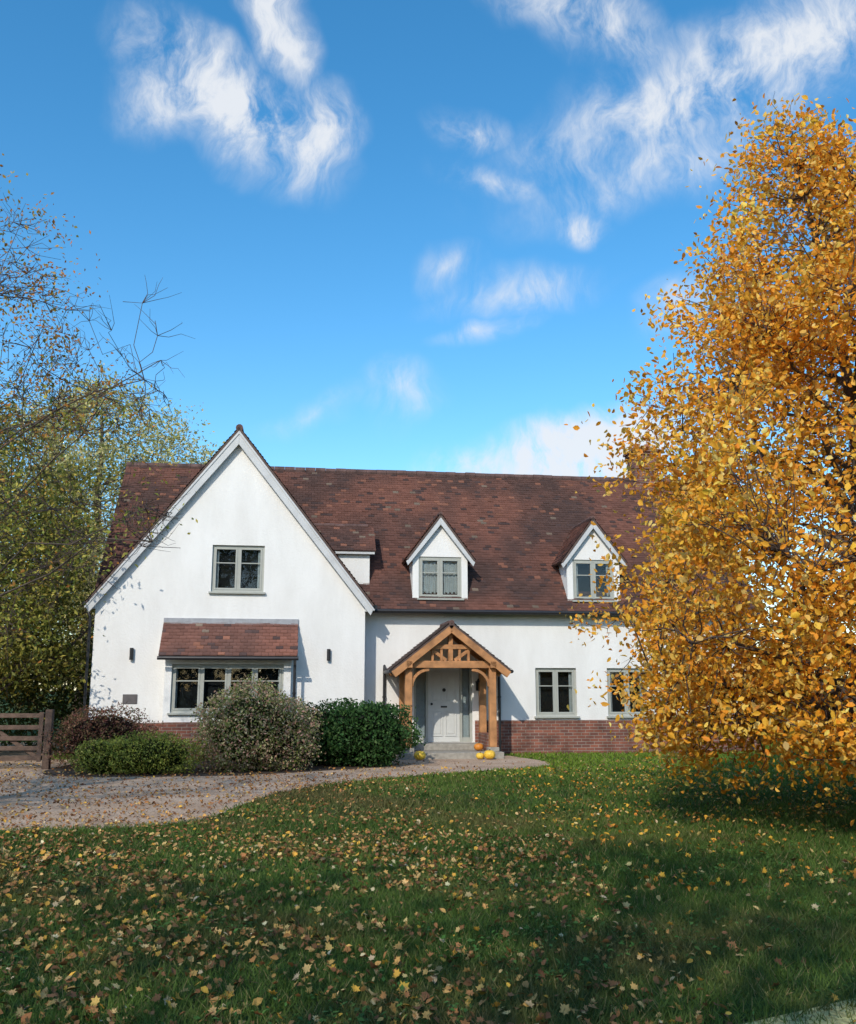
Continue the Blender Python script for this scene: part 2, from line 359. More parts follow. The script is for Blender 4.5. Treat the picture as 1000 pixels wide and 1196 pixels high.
pal=[(.42,.25,.08),(.46,.32,.13),(.3,.14,.05),(.17,.08,.035),(.55,.31,.05),(.48,.4,.24)]
A=[litter(8500,-8,9,4.3,13,pal,[3,3,3,3,2,.8],.025,.07,1.3,1,-.1,.14),
   litter(9500,-14,14,11,22,pal,[3,2,3,2,2,.3],.03,.07,3.3,1,-.1,.04),
   litter(11500,-5,1.5,4.3,11,pal,[3,2,4,4,1,.5],.025,.065,.3,1,-.05,.12),
   litter(5200,1.5,12,8,20,[(.6,.33,.04),(.5,.2,.03),(.55,.42,.15)],[3,2,1],.04,.075,8.3),
   litter(8500,-15,0,10.8,19,[(.3,.14,.05),(.2,.09,.04),(.42,.25,.1)],[3,3,2],.035,.065,5.3)]
P=np.concatenate([a[0] for a in A]);S_=np.concatenate([a[1] for a in A]);C=np.concatenate([a[2] for a in A])
nr=(P[:,1]<10)&(grng.random(len(P))<.6)
leafset=empty('fallen_leaves',(0,0,0))
leaves('maple_leaves',P[nr],S_[nr]*1.15,C[nr],T_M,M_litter,leafset,grng,.5)
leaves('small_leaves',P[~nr],S_[~nr],C[~nr],T_H,M_litter,leafset,grng,.5)
# ------------------------------------------------------------------ house
H=empty('white_house',(0,24.3,0),RG)
TM=1.211
b=B(); b.extr([(0,-.1),(6.6,-.1),(6.6,3.8),(3.3,3.8+3.3*TM),(0,3.8)],lambda y,z:(-8.15,y,z),lambda y,z:(8.8,y,z)); main=b.make('main_walls',M_white,H)
cut(main,[(2.8,3.89,-.5,.28,.94,2.16),(4.72,5.81,-.5,.28,.94,2.16),(6.9,7.99,-.5,.28,.94,2.16),(-.36,1.14,-.5,.3,.3,2.24)])
UC=-4.885; TW=1.287; a0,a1=-8.1,-1.67
b=B(); b.extr([(a0,-.1),(a1,-.1),(a1,3.72),(UC,3.72+3.215*TW),(a0,3.72)],lambda x,z:(x,-.7,z),lambda x,z:(x,3.3,z)); wing=b.make('wing_walls',M_white,H)
cut(wing,[(-5.43,-4.17,-1,-.42,3.95,5.1)])
b=B(); b.box(-6.38,-3.45,-1.02,-.695,.86,2.4); bay=b.make('bay_window_walls',M_white,H); cut(bay,[(-6.22,-3.62,-1.3,-.75,1.08,2.2)])
b=B()
b.box(-8.13,-1.64,-.735,-.6,-.1,.84); b.box(-1.7,-1.635,-.73,.0,-.1,.838); b.box(-1.63,-.42,-.035,.05,-.1,.84); b.box(1.2,8.84,-.035,.05,-.1,.84); b.box(8.7,8.838,.051,6.6,-.1,.838)
b.box(-6.4,-3.43,-1.05,-.7,-.1,.857)
b.make('brick_plinth',M_brick,H)
TV=[];TF=[];TC=[];tn=0; slab=B(); trng=np.random.default_rng(5)
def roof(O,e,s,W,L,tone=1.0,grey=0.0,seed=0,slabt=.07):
    global tn
    O=np.array(O,float);e=np.array(e,float);s=np.array(s,float);e/=np.linalg.norm(e);s/=np.linalg.norm(s);nn=np.cross(e,s)
    if nn[2]<0: nn=-nn
    g=.1; tw=.168; rows=int(math.ceil(L/g)); colsN=int(math.ceil(W/tw))+1
    for r in range(rows):
        y0=r*g; y1=min(y0+.135,L+.02)
        x=(np.arange(colsN)-(.5 if r%2 else 0))*tw
        x0=np.clip(x,0,W); x1=np.clip(x+tw-.006,0,W); k=x1-x0>.02; x0=x0[k];x1=x1[k]; n=len(x0)
        lift=trng.normal(0,.0045,n)+.036; yj=trng.normal(0,.005,n)
        def P(xx,yy,hh): return O+np.outer(xx,e)+np.outer(yy,s)+np.outer(hh,nn)
        A0=P(x0,y0+yj,lift);A1=P(x1,y0+yj,lift+trng.normal(0,.002,n));A2=P(x1,np.full(n,y1),np.full(n,.01));A3=P(x0,np.full(n,y1),np.full(n,.01))
        B0=P(x0,y0+yj,lift-.018);B1=P(x1,y0+yj,lift-.018)
        Vv=np.stack([A0,A1,A2,A3,B0,B1],1).reshape(-1,3)
        base=np.arange(n)[:,None]*6+tn
        TF.append(np.concatenate([base+np.array([0,1,2,3]),base+np.array([4,5,1,0]),base+np.array([4,5,2,3])]))
        TV.append(Vv); tn+=6*n
        xm=(x0+x1)/2
        big=np.array([noise.noise(Vector((q*.45+seed*7,y0*.6,seed)))+.5*noise.noise(Vector((q*1.8,y0*1.1,seed+4))) for q in xm])
        w=np.clip(.5+big*1.2,0,1)[:,None]
        c=np.array([.07,.041,.036])*(1-w)+np.array([.15,.066,.049])*w
        rr=trng.random(n)[:,None]
        c=np.where(rr<.035,np.array([.19,.085,.058]),c); c=np.where(rr>.92,np.array([.06,.038,.036]),c); c=np.where((rr>.912)&(rr<.92),np.array([.15,.115,.09]),c)
        if grey: c=c*(1-grey)+np.array([.12,.105,.1])*grey
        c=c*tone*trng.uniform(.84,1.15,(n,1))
        TC.append(np.repeat(c,6,axis=0))
    q=[O+nn*.004-nn*slabt,O+e*W+nn*.004-nn*slabt,O+e*W+s*L+nn*.004-nn*slabt,O+s*L+nn*.004-nn*slabt]
    slab.poly8(q+[p+nn*slabt for p in q])
rb=B()
def ridge(p,q,r=.1,seg=.3,mat=None):
    p=np.array(p,float);q=np.array(q,float);L=np.linalg.norm(q-p);d=(q-p)/L;n=int(L/seg)
    for i in range(n):
        j=np.array([0,0,random.uniform(-.006,.008)])
        a=p+d*(i*seg+.004)+j;c=p+d*((i+1)*seg-.004)+j
        rb.cyl(a,c,r+random.uniform(-.004,.006),10)
sM=(0,1,TM); LM=3.6*math.hypot(1,TM)
roof((-8.3,-.3,3.6),(1,0,0),sM,17.3,LM,seed=1)
roof((9.0,6.9,3.6),(-1,0,0),(0,-1,TM),17.3,LM,seed=2)
ridge((-8.3,3.3,7.96),(9.0,3.3,7.96))
LW=3.415*math.hypot(1,TW); ze=8.05-3.415*TW
roof((UC-3.415,-.88,ze),(0,1,0),(1,0,TW),4.2,LW,seed=3)
roof((UC+3.415,3.32,ze),(0,-1,0),(-1,0,TW),4.2,LW,seed=4)
ridge((UC,-.88,8.05),(UC,3.3,8.05),.09)
bb=B()
def barge(uc,zap,half,t,v,h,th,B_,off=.0):
    for sg in(-1,1):
        d=math.hypot(1,t)
        p0=(uc,zap-off); p1=(uc+sg*half,zap-off-half*t)
        dz=h*d
        pr=[(p0[0],p0[1]),(p1[0],p1[1]),(p1[0]-sg*h*.35,p1[1]-h*.8),(p0[0],p0[1]-dz)]
        if sg>0: pr=[(p0[0]+.002,p0[1])]+pr[1:3]+[(p0[0]+.002,p0[1]-dz)]
        B_.extr(pr,lambda x,z:(x,v,z),lambda x,z:(x,v+th,z))
barge(UC,8.05,3.41,TW,-.865,.2,.05,bb,.1); barge(UC,8.05,3.44,TW,-.885,.05,.018,bb,.08)
bb.box(UC-3.4,UC-3.2,-.8,-.69,3.5,3.72); bb.box(UC+3.2,UC+3.4,-.8,-.69,3.5,3.72)
fr=B(); gl=B(); cu=B(); dkb=B(); sill=B()
def window(u0,u1,z0,z1,v,n,bar,curt=.2,depth=.17,sl=True):
    w=.055
    fr.box(u0,u0+w,v,v+.07,z0,z1); fr.box(u1-w,u1,v,v+.07,z0,z1); fr.box(u0+w,u1-w,v,v+.07,z1-w,z1); fr.box(u0+w,u1-w,v,v+.07,z0,z0+w)
    iw=(u1-u0-2*w)/n
    for i in range(n):
        a=u0+w+i*iw; c=a+iw
        if i: fr.box(a-.025,a+.025,v+.002,v+.07,z0+w,z1-w)
        a2=a+(.025 if i else .0); c2=c-(.025 if i<n-1 else 0)
        s=.045; f=v-.012
        fr.box(a2,a2+s,f,f+.055,z0+w,z1-w);fr.box(c2-s,c2,f,f+.055,z0+w,z1-w);fr.box(a2+s,c2-s,f,f+.055,z1-w-s,z1-w);fr.box(a2+s,c2-s,f,f+.055,z0+w,z0+w+s)
        zb=z1-w-(z1-z0)*bar; fr.box(a2+s,c2-s,f+.01,f+.045,zb-.012,zb+.012)
        gl.box(a2+s-.005,c2-s+.005,v+.03,v+.036,z0+w+s-.005,z1-w-s+.005)
    dkb.box(u0+.001,u1-.001,v+depth,v+depth+.01,z0,z1)  # dark panel behind the glass, standing in for an unlit room
    W=(u1-u0)
    k=W*curt/2
    for (x0,x1) in ((u0,u0+k),(u1-k,u1)):
        m=max(2,int((x1-x0)/.05))
        for j in range(m):
            xx=x0+(x1-x0)*j/m; cu.box(xx,xx+(x1-x0)/m*.96,v+.08+.02*(j%2),v+.1+.02*(j%2),z0+.02,z1-.01)
    if sl: sill.box(u0-.05,u1+.05,v-.14,v+.03,z0-.05,z0-.002)
def dormer(uc):
    hw=.72; zb=3.78; ze_=5.02; ap=6.11; t=(ap-ze_)/.82
    bd=B(); bd.extr([(uc-hw,zb),(uc+hw,zb),(uc+hw,ze_+.05),(uc,ze_+.05+hw*t-.04),(uc-hw,ze_+.05)],lambda x,z:(x,-.06,z),lambda x,z:(x,1.9,z))
    o=bd.make('dormer_walls',M_white,H); cut(o,[(uc-.56,uc+.56,-.4,.22,3.92,5.0)])
    l=.9*math.hypot(1,t); z0=ap-.9*t
    roof((uc-.9,-.2,z0),(0,1,0),(1,0,t),2.1,l,seed=uc,slabt=.05,tone=1.4)  # sun-facing slope: sunlight put into a lighter tile colour
    roof((uc+.9,1.9,z0),(0,-1,0),(-1,0,t),2.1,l,seed=uc+5,slabt=.05)
    barge(uc,ap,.9,t,-.19,.13,.04,bb,.06)
    ridge((uc,-.19,ap+.01),(uc,1.85,ap+.01),.06)
    window(uc-.56,uc+.56,3.92,5.0,-.03,2,.33,curt=1.0 if uc<1 else .3)
window(-5.43,-4.17,3.95,5.1,-.64,2,.33,.25)
window(-6.22,-3.62,1.08,2.2,-.96,4,.3,.1)
window(2.8,3.89,.94,2.16,.06,2,.33,.3); window(4.72,5.81,.94,2.16,.06,2,.33,.3); window(6.9,7.99,.94,2.16,.06,2,.33,.3)
dormer(.31); dormer(4.42)
bs=B(); bs.box(-3.0,-1.5,.25,1.7,3.9,5.24); bs.make('side_dormer_walls',M_white,H)
roof((-3.1,.1,5.14),(1,0,0),(0,1,.9),1.75,.87*math.hypot(1,.9),seed=9,slabt=.05); roof((-1.35,1.84,5.14),(-1,0,0),(0,-1,.9),1.75,.87*math.hypot(1,.9),seed=9,slabt=.05)
ridge((-3,.97,5.93),(-1.35,.97,5.93),.06)
bb.box(-3.0,-1.38,.12,.16,5.06,5.14)
roof((-6.5,-1.33,2.38),(1,0,0),(0,.62,.8),3.2,math.hypot(.62,.8),seed=12,tone=1.5,slabt=.04)  # tone lightens the canopy tiles, painting in their bright sunlight
cs=B(); cs.extr([(-1.31,2.37),(-.7,3.14),(-.7,2.37)],lambda y,z:(-6.46,y,z),lambda y,z:(-3.34,y,z)); cs.make('canopy_cheeks',M_white,H)
ld=B(); ld.box(-6.5,-3.3,-.74,-.7,3.16,3.3); ld.make('lead_flashing',M_lead,H)
PC=.36; pv=-1.55; tp=1.12/1.43; pz=3.2
lp=1.43*math.hypot(1,tp)
roof((PC-1.43,pv,pz-1.43*tp),(0,1,0),(1,0,tp),1.55,lp,grey=.6,seed=21,slabt=.04)
roof((PC+1.43,0,pz-1.43*tp),(0,-1,0),(-1,0,tp),1.55,lp,grey=.6,seed=22,slabt=.04)
ridge((PC,pv,pz+.0),(PC,-.02,pz+.0),.07)
ok=B()
for sg in(-1,1):
    for vv in(pv+.22,-.12):
        u=PC+sg*1.02
        ok.box(u-.085,u+.085,vv-.085,vv+.085,.26,2.12)
    ok.beam((PC+sg*1.02,pv+.0,2.2),(PC+sg*1.02,-.02,2.2),.15,.16)
    for vv,hh in((pv+.03,.17),(pv+.25,.12),(-.5,.1)):
        ok.beam((PC+sg*.01,vv,pz-.15),(PC+sg*1.4,vv,pz-.15-1.39*tp),.06,hh,up=(0,0,1))
    prev=None
    for k in range(7):
        t=k/6*math.pi/2; x=PC+sg*(1.02-.08-.42*(1-math.cos(t))); z=1.68+.4*math.sin(t)
        if prev: ok.beam((prev[0],pv+.22,prev[1]),(x,pv+.22,z),.07,.09,up=(0,1,0))
        prev=(x,z)
    ok.beam((PC+sg*1.02,pv+.28,1.7),(PC+sg*1.02,pv+.7,2.14),.07,.09)
    ok.beam((PC+sg*.1,pv+.22,2.3),(PC+sg*.55,pv+.22,2.62),.07,.08)
ok.box(PC-1.15,PC+1.15,pv+.14,pv+.3,2.12,2.29)
ok.box(PC-.62,PC+.62,pv+.15,pv+.29,2.57,2.68)
ok.box(PC-.055,PC+.055,pv+.16,pv+.28,2.29,3.05)
for k in(-2,-1,1,2): ok.box(PC+k*.22-.03,PC+k*.22+.03,pv+.17,pv+.27,2.29,2.57)
ok.make('oak_porch_frame',M_oak,H,.008)
st=B(); st.box(PC-1.25,PC+1.25,pv+.02,-.04,-.05,.15); st.box(PC-.95,PC+.95,-.6,-.04,.15,.3); 
for sg in(-1,1): st.box(PC+sg*1.02-.13,PC+sg*1.02+.13,pv+.09,pv+.35,.15,.26)
st.make('porch_steps',M_stone,H,.01)
lb=B()
for sg in(-1,1): lb.box(PC+sg*1.02-.1,PC+sg*1.02+.1,-1.18,-.04,.15,.55)
lb.make('porch_dwarf_walls',M_brick,H)
d0,d1=-.36,1.14; fv=.06
fr.box(d0,d0+.06,fv,fv+.1,.3,2.24);fr.box(d1-.06,d1,fv,fv+.1,.3,2.24);fr.box(d0+.06,d1-.06,fv,fv+.1,2.18,2.24)
fr.box(-.05,.01,fv,fv+.1,.3,2.18);fr.box(.83,.89,fv,fv+.1,.3,2.18)
for x0,x1 in((d0+.06,-.05),(.89,d1-.06)):
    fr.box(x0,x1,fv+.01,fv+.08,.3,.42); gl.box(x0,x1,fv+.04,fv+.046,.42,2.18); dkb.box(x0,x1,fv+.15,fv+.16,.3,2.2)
    cu.box(x0+.01,x1-.01,fv+.07,fv+.08,.4,2.15)
dr=B(); dr.box(.012,.828,fv+.03,fv+.08,.31,2.178)
dr.make('front_door',M_door,H,.004)
dp=B()
for (x0,x1,z0,z1) in((.1,.39,1.3,2.05),(.45,.74,1.3,2.05),(.1,.39,.45,1.1),(.45,.74,.45,1.1)):
    for q in((x0,x1,z0,z0+.03),(x0,x1,z1-.03,z1),(x0,x0+.03,z0+.03,z1-.03),(x1-.03,x1,z0+.03,z1-.03)): dp.box(q[0],q[1],fv+.012,fv+.031,q[2],q[3])
    dp.box(x0+.06,x1-.06,fv+.018,fv+.031,z0+.06,z1-.06)
dp.make('door_panels',M_door,H,.004)
bk=B(); bk.box(.34,.5,fv+.015,fv+.03,1.16,1.2); bk.cyl((.42,fv+.03,1.6),(.42,fv-.01,1.6),.045,14); bk.cyl((.1,fv+.03,1.25),(.1,fv-.03,1.25),.03,12)
def lantern(u,v,z):
    bk.box(u-.05,u+.05,v-.03,v-.002,z-.12,z+.12); bk.beam((u,v-.02,z+.1),(u,v-.12,z+.14),.02,.02)
    bk.box(u-.06,u+.06,v-.18,v-.06,z-.12,z-.1); bk.box(u-.07,u+.07,v-.19,v-.05,z+.09,z+.12); bk.cyl((u,v-.12,z+.12),(u,v-.12,z+.19),.05,8,.01)
    for dx in(-.05,.05):
        for dy in(-.17,-.07): bk.box(u+dx-.006,u+dx+.006,v+dy-.006,v+dy+.006,z-.1,z+.09)
lantern(1.28,0,1.7); 
for u in(-7.2,-2.55):
    bk.cyl((u,-.76,2.3),(u,-.76,2.58),.045,12); bk.box(u-.02,u+.02,-.74,-.7,2.4,2.48)
def gutter(x0,x1,v,z):
    bk.cyl((x0,v,z),(x1,v,z),.055,10)
gutter(-1.45,9.0,-.34,3.56); gutter(-8.35,-8.1,-.34,3.56)
bk.cyl((UC-3.46,-.8,ze-.04),(UC-3.46,.1,ze-.04),.055,10); bk.cyl((UC+3.46,-.8,ze-.04),(UC+3.46,-.3,ze-.04),.055,10)
def pipe(u,v,z0,z1):
    bk.cyl((u,v,z0),(u,v,z1),.035,10)
    z=z0+.3
    while z<z1: bk.cyl((u,v,z),(u,v,z+.05),.045,10); z+=1.1
pipe(-8.2,-.74,0,3.3); bk.cyl((-8.2,-.74,3.3),(UC-3.46,-.7,ze-.05),.035,8)
pipe(-3.36,-1.12,.1,2.35); bk.cyl((-6.52,-1.36,2.33),(-3.28,-1.36,2.33),.045,10); bk.cyl((-3.36,-1.36,2.33),(-3.36,-1.12,2.2),.035,8)
pipe(-1.12,-.06,0,2.2); bk.cyl((-1.12,-.06,2.2),(-1.1,-.3,2.05),.035,8); bk.cyl((PC-1.47,pv+.02,2.04),(PC-1.47,-.02,2.04),.045,8)
pipe(1.83,-.06,0,2.1); bk.cyl((PC+1.47,pv+.02,2.04),(PC+1.47,-.02,2.04),.045,8)
pipe(8.6,-.06,0,3.5)
bk.make('gutters_downpipes_and_lights',M_black,H)
pq=B(); pq.box(-7.35,-7.02,-.72,-.702,1.28,1.5); pq.make('house_name_plaque',M_plaque,H,.004)
ch=B(); ch.box(6.85,7.6,3.0,3.65,7.2,8.75); ch.box(6.8,7.65,2.95,3.7,8.75,8.83); ch.box(6.75,7.7,2.9,3.75,8.83,8.91); ch.make('chimney_stack',M_brick,H)
cpz=B(); 
for u in(7.05,7.4): cpz.cyl((u,3.32,8.9),(u,3.32,9.15),.12,14,.1)
M_terra=simple('terracotta',(.3,.12,.07),.8,.3,10)
cpz.make('chimney_pots',M_terra,H)
mk_np('roof_tiles',np.concatenate(TV),np.concatenate(TF),M_tile,H,np.concatenate(TC))
slab.make('roof_underlay',M_soffit,H)
M_ridge=simple('ridge_tile',(.1,.058,.05),.85,.45,4)
rb.make('ridge_tiles',M_ridge,H,smooth=False)
bb.make('bargeboards',M_barge,H,.004)
fr.make('window_and_door_frames',M_frame,H,.004)
gl.make('window_glass',M_glass,H); cu.make('curtains',M_curt,H); dkb.make('dark_room_panels',M_dark,H); sill.make('window_sills',M_frame,H,.005)
# ------------------------------------------------------------------ pumpkins
def pumpkin(loc,r,col):
    e=empty('pumpkin',loc); V=[];F=[];a=24;bn=10
    for j in range(bn+1):
        ph=math.pi*j/bn
        for i in range(a):
            t=2*math.pi*i/a; rr=r*(.86+.14*abs(math.cos(t*4)))*math.sin(ph)
            V.append((rr*math.cos(t),rr*math.sin(t),r*.8+r*.8*math.cos(ph)*(1-.18*math.exp(-(math.sin(ph)*3)**2))))
    for j in range(bn):
        for i in range(a): F.append((j*a+i,j*a+(i+1)%a,(j+1)*a+(i+1)%a,(j+1)*a+i))
    mk_np('flesh',V,F,simple('pumpkin_skin',col,.45,.15,20),e,None,True)
    s=B(); s.cyl((0,0,r*1.4),(.01,.01,r*1.75),r*.13,8,r*.08); s.make('stem',M_oakd,e)
def hw_(u,v,z):
    return (u*math.cos(RG)-v*math.sin(RG),24.3+u*math.sin(RG)+v*math.cos(RG),z)
pumpkin(hw_(-.45,-1.85,.004),.14,(.75,.5,.05)); pumpkin(hw_(1.2,-1.8,.004),.14,(.75,.47,.05)); pumpkin(hw_(.99,-1.72,.004),.1,(.75,.5,.06))
pumpkin(hw_(1.1,-1.0,.15),.12,(.6,.22,.03))
# ------------------------------------------------------------------ gate
G=empty('wooden_gate',(-7.75,20.0,0),math.radians(4))
g=B()
for x in(-.1,-3.1): g.box(x-.07,x+.07,-.07,.07,-.05,1.2)
for z in(.22,.42,.62,.84,1.08): g.box(-3.0,-.2,-.025,.025,z-.045,z+.045)
for x in(-.25,-1.6,-2.95): g.box(x-.045,x+.045,-.05,-.026,.15,1.15)
g.beam((-.25,.04,.2),(-1.6,.04,1.06),.03,.08); g.beam((-2.95,.04,.2),(-1.6,.04,1.06),.03,.08)
g.make('gate_timbers',M_oakd,G,.006)
F_=empty('picket_fence',(-10.95,19.8,0),math.radians(4)); g=B()
for i in range(30): g.box(-i*.2-.14,-i*.2,-.01,.01,.05,1.15)
g.box(-6,0,.012,.05,.3,.38); g.box(-6,0,.012,.05,.9,.98); g.make('boards',M_oakd,F_,.004)
# ------------------------------------------------------------------ shrubs
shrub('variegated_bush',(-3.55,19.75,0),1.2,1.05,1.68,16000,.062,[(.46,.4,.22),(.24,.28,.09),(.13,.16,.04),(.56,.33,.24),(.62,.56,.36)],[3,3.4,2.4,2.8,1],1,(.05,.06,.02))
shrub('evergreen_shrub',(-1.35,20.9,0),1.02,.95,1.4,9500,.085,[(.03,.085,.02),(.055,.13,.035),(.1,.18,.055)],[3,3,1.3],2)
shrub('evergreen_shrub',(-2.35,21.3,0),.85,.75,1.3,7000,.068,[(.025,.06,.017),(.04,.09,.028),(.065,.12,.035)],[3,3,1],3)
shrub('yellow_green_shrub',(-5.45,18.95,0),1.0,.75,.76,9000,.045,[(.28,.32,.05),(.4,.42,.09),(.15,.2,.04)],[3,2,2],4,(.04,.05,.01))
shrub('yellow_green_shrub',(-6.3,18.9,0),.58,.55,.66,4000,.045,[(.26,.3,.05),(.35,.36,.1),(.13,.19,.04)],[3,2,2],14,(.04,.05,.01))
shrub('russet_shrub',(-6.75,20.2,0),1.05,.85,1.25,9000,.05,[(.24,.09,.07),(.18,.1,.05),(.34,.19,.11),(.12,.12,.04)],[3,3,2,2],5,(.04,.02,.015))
# ------------------------------------------------------------------ trees
def col_maple(rng,P,ci,nc):
    t=rng.random(nc); base=palette(rng,len(P),[(.9,.45,.045),(.86,.34,.03),(.9,.56,.11),(.5,.2,.03),(.88,.62,.2)],[4,3.5,3,.6,1],.16)
    return np.clip(base*(.85+.34*t[ci])[:,None],0,.93)
tree('maple_tree',(5.8,12,0),9.4,.5,[(0.4,2.0),(.8,3.1),(1.5,3.5),(2.4,3.45),(3.2,3.1),(4.5,2.8),(6.2,2.3),(7.4,1.75),(8.6,.95),(9.4,.25)],
     1750,60,.085,col_maple,.23,.17,7,60,T_H,(-.4,0),-.22,1,.36,inner=.38)
def col_left(rng,P,ci,nc):
    lo=palette(rng,len(P),[(.36,.36,.05),(.24,.27,.05),(.52,.43,.08),(.15,.18,.04)],[3,3,3,2],.3)
    hi=palette(rng,len(P),[(.5,.2,.04),(.38,.18,.04),(.55,.34,.07),(.3,.28,.06)],[3,2,2,1.5],.3)
    k=(rng.random(len(P))<np.clip((P[:,2]-3.6)/2.5,0.1,1))[:,None]
    return np.where(k,hi,lo)
tree('hawthorn_tree',(-7.4,12,0),9.0,1.8,[(1.6,1.5),(2.4,2.9),(3.5,4.0),(5,3.9),(6.5,3.0),(8,1.8),(9,.5)],
     680,46,.065,col_left,.26,.14,15,60,T_D,(.2,0),-.1,5,.45,.08,.7,.005,.42,2.9,.42)
def col_dark(rng,P,ci,nc): return palette(rng,len(P),[(.2,.2,.035),(.29,.27,.05),(.44,.36,.07),(.1,.12,.025)],[3,3,2,2],.3)
tree('field_maple_tree',(-11.4,22.8,0),8.8,1.6,[(1.4,1.5),(2,3),(4,3.4),(6,2.9),(7.8,1.6),(8.8,.3)],720,62,.13,col_dark,.38,.2,25,40,T_D,(0,0),-.25,2)
def col_will(rng,P,ci,nc): return palette(rng,len(P),[(.6,.55,.2),(.48,.45,.16),(.66,.58,.3),(.33,.31,.12)],[3,3,2,2],.25)
tree('willow_tree',(-12.0,33,0),12.6,2,[(2,3),(5,4.5),(8,4.8),(10,4.2),(11.7,2.6),(12.6,.5)],1000,62,.14,col_will,.42,.3,35,50,T_D,(0,0),-.2,2,.35,.0,lr=.6)
tree('willow_tree',(-19,30,0),10.5,1,[(1,3),(5,4.4),(8,3.6),(9.5,2),(10.5,.4)],400,40,.18,col_dark,.5,.3,36,40,T_D,(0,0),-.2,1)
tree('oak_tree',(-3.5,-8.6,0),12.8,5,[(4.5,3),(6,5),(8.5,6),(10.5,4.5),(11.8,2.3),(12.8,.5)],210,26,.26,col_dark,.55,.36,45,40,T_D,(0,0),-.12,1,.4)
rng=np.random.default_rng(77); P=[]
def hedge_line(n,xr,yc,hb,m,dy):
    for k in range(n):
        x=rng.uniform(-xr,xr); y=yc+rng.uniform(-dy,dy); hh=hb+2.2*noise.noise(Vector((x*.12,yc,3)))
        z=rng.uniform(.2,hh); P.append(np.array([x,y,z])+rng.normal(size=(m,3))*[1.0,.7,.6])
hedge_line(380,75,49,4.2,60,3); hedge_line(650,48,-26,7.0,44,4)  # second row added unseen behind the camera to darken window reflections
P=np.concatenate(P); P[:,2]=np.abs(P[:,2])
sz=np.where(P[:,1]<0,1.5,1.0)*rng.uniform(.3,.6,len(P))
leaves('tree_line_and_rear_screen',P,sz,palette(rng,len(P),[(.05,.07,.025),(.08,.1,.03),(.14,.11,.04)],[3,3,1],.3),T_D,M_leaf,None,rng)
P=[]
for k in range(350):
    x=rng.uniform(-22,-8.9); y=27+rng.uniform(-.9,.9)+.1*x; z=rng.uniform(.1,2.6)
    P.append(np.array([x,y,z])+rng.normal(size=(50,3))*[.35,.3,.25])
P=np.concatenate(P); P[:,2]=np.abs(P[:,2])
leaves('boundary_hedge',P,rng.uniform(.1,.18,len(P)),palette(rng,len(P),[(.06,.09,.025),(.1,.12,.03),(.16,.1,.04)],[3,3,1],.3),T_D,M_leaf,None,rng)
# ------------------------------------------------------------------ light and sky
EL=math.radians(34); AZ=math.radians(18)
S=Vector((-math.sin(AZ)*math.cos(EL),-math.cos(AZ)*math.cos(EL),math.sin(EL)))
l=bpy.data.lights.new('sun','SUN'); l.energy=3.3; l.angle=math.radians(.53); l.color=(1,.92,.8)
so=link(bpy.data.objects.new('sun',l)); so.rotation_euler=(-S).to_track_quat('-Z','Y').to_euler(); so.location=S*50
w=bpy.data.worlds.new('World'); scene.world=w; w.use_nodes=True; nt=w.node_tree; N=nt.nodes; Lk=nt.links
bg=N['Background']; bg.inputs[1].default_value=.14
sky=N.new('ShaderNodeTexSky'); sky.sky_type='NISHITA'; sky.sun_disc=False; sky.sun_elevation=EL; sky.sun_rotation=math.pi+AZ; sky.air_density=1.0; sky.dust_density=.6; sky.ozone_density=1.6
hs=N.new('ShaderNodeHueSaturation'); hs.inputs['Hue'].default_value=.492; hs.inputs['Saturation'].default_value=1.36; hs.inputs['Value'].default_value=1.62; Lk.new(sky.outputs[0],hs.inputs['Color'])
tc=N.new('ShaderNodeTexCoord'); sp=N.new('ShaderNodeSeparateXYZ'); Lk.new(tc.outputs['Generated'],sp.inputs[0])
def mth(op,a,b=None,clamp=False,c=None):
    m=N.new('ShaderNodeMath'); m.operation=op; m.use_clamp=clamp
    for i,x in enumerate((a,b,c)):
        if x is None: continue
        if isinstance(x,(int,float)): m.inputs[i].default_value=x
        else: Lk.new(x,m.inputs[i])
    return m.outputs[0]
yy=mth('MAXIMUM',sp.outputs[1],.08)
tx=mth('DIVIDE',sp.outputs[0],yy); tz=mth('DIVIDE',sp.outputs[2],yy)
cb=N.new('ShaderNodeCombineXYZ'); Lk.new(tx,cb.inputs[0]); Lk.new(tz,cb.inputs[1])
wn=N.new('ShaderNodeTexNoise'); wn.inputs['Scale'].default_value=7; wn.inputs['Detail'].default_value=3; Lk.new(cb.outputs[0],wn.inputs['Vector'])
v1=N.new('ShaderNodeVectorMath'); v1.operation='SUBTRACT'; Lk.new(wn.outputs['Color'],v1.inputs[0]); v1.inputs[1].default_value=(.5,.5,.5)
v2=N.new('ShaderNodeVectorMath'); v2.operation='SCALE'; Lk.new(v1.outputs[0],v2.inputs[0]); v2.inputs['Scale'].default_value=.1
v3=N.new('ShaderNodeVectorMath'); Lk.new(cb.outputs[0],v3.inputs[0]); Lk.new(v2.outputs[0],v3.inputs[1])
s3=N.new('ShaderNodeSeparateXYZ'); Lk.new(v3.outputs[0],s3.inputs[0]); px,pz_=s3.outputs[0],s3.outputs[1]
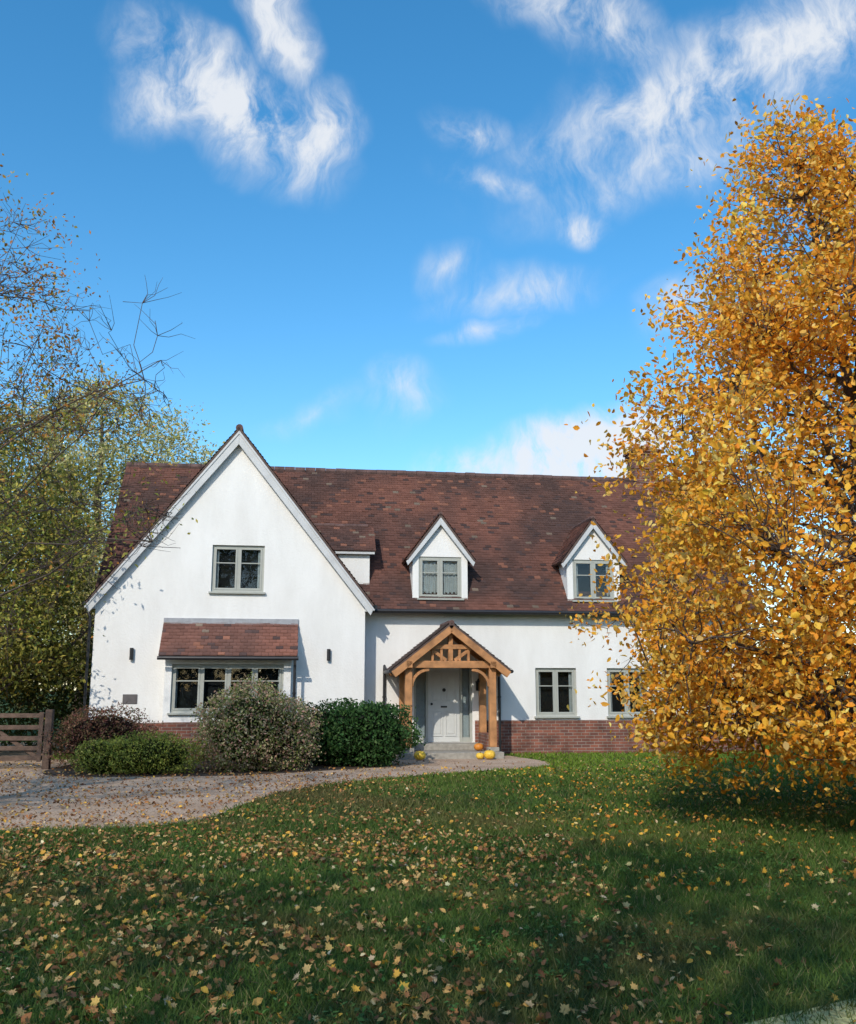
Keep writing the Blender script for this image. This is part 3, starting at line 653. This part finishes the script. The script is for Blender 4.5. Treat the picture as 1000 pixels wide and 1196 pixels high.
blobs=[(-.235,.685,.14,.055,-38,.85),(-.18,.79,.035,.09,22,.75),(-.31,.69,.06,.05,40,.55),(-.14,.635,.06,.05,60,.75),
(.19,.79,.12,.05,-25,.55),(.37,.72,.28,.075,28,.66),(.27,.61,.18,.045,25,.45),(.048,.640,.045,.03,10,.5),(.074,.568,.07,.025,-10,.38),
(.177,.529,.035,.025,0,.6),(.105,.448,.1,.022,8,.42),(.024,.467,.035,.025,0,.38),(.067,.405,.06,.014,20,.38),
(-.033,.317,.04,.035,10,.45),(-.127,.302,.06,.018,20,.26),(.19,.262,.13,.042,10,1.3),(.12,.235,.11,.028,0,1.1),
(.285,.428,.05,.03,40,.35)]
acc=None
for (cx,cz,rx,rz,rot,st) in blobs:
    rx*=1.5; rz*=1.5; c_,s_=math.cos(math.radians(rot)),math.sin(math.radians(rot))
    def lin(a,b_,d):
        return mth('MULTIPLY_ADD',px,a,False,mth('MULTIPLY_ADD',pz_,b_,False,d))
    A_=lin(c_/rx,s_/rx,-(cx*c_+cz*s_)/rx); B_=lin(-s_/rz,c_/rz,(cx*s_-cz*c_)/rz)
    d2=mth('MULTIPLY_ADD',A_,A_,False,mth('MULTIPLY',B_,B_))
    f=mth('MULTIPLY_ADD',mth('SQRT',d2),-st,False,st)
    acc=f if acc is None else mth('MAXIMUM',acc,f)
acc=mth('MAXIMUM',acc,0.0)
n1=N.new('ShaderNodeTexNoise'); n1.inputs['Scale'].default_value=9; n1.inputs['Detail'].default_value=8; n1.inputs['Roughness'].default_value=.66; n1.inputs['Distortion'].default_value=.2
mpn=N.new('ShaderNodeMapping'); mpn.inputs['Rotation'].default_value=(0,0,math.radians(-30)); mpn.inputs['Scale'].default_value=(1.7,.8,1); Lk.new(v3.outputs[0],mpn.inputs[0]); Lk.new(mpn.outputs[0],n1.inputs['Vector'])
dn=mth('ADD',mth('MULTIPLY',mth('SUBTRACT',n1.outputs['Fac'],.5),5.0),1.0)
s1=mth('MULTIPLY',acc,mth('MAXIMUM',dn,0.0))
mr=N.new('ShaderNodeMapRange'); mr.interpolation_type='SMOOTHSTEP'; mr.inputs[1].default_value=.0; mr.inputs[2].default_value=.85; mr.inputs[4].default_value=.92; Lk.new(s1,mr.inputs[0])
mk=mth('MULTIPLY',mr.outputs[0],mth('MULTIPLY',sp.outputs[1],6,True),True)
mx=N.new('ShaderNodeMix'); mx.data_type='RGBA'; Lk.new(mk,mx.inputs[0]); Lk.new(hs.outputs[0],mx.inputs[6]); mx.inputs[7].default_value=(6.1,6.3,6.6,1)
Lk.new(mx.outputs[2],bg.inputs[0])
# ------------------------------------------------------------------ camera
cd=bpy.data.cameras.new('camera'); cd.sensor_fit='VERTICAL'; cd.sensor_height=36; cd.lens=36*1100/1196; cd.clip_end=5000; cd.clip_start=.05
co=link(bpy.data.objects.new('camera',cd)); co.location=(0,0,1.6); co.rotation_euler=(math.radians(90+10.7),0,0); scene.camera=co
scene.view_settings.view_transform='Standard'; scene.view_settings.look='None'; scene.view_settings.exposure=0
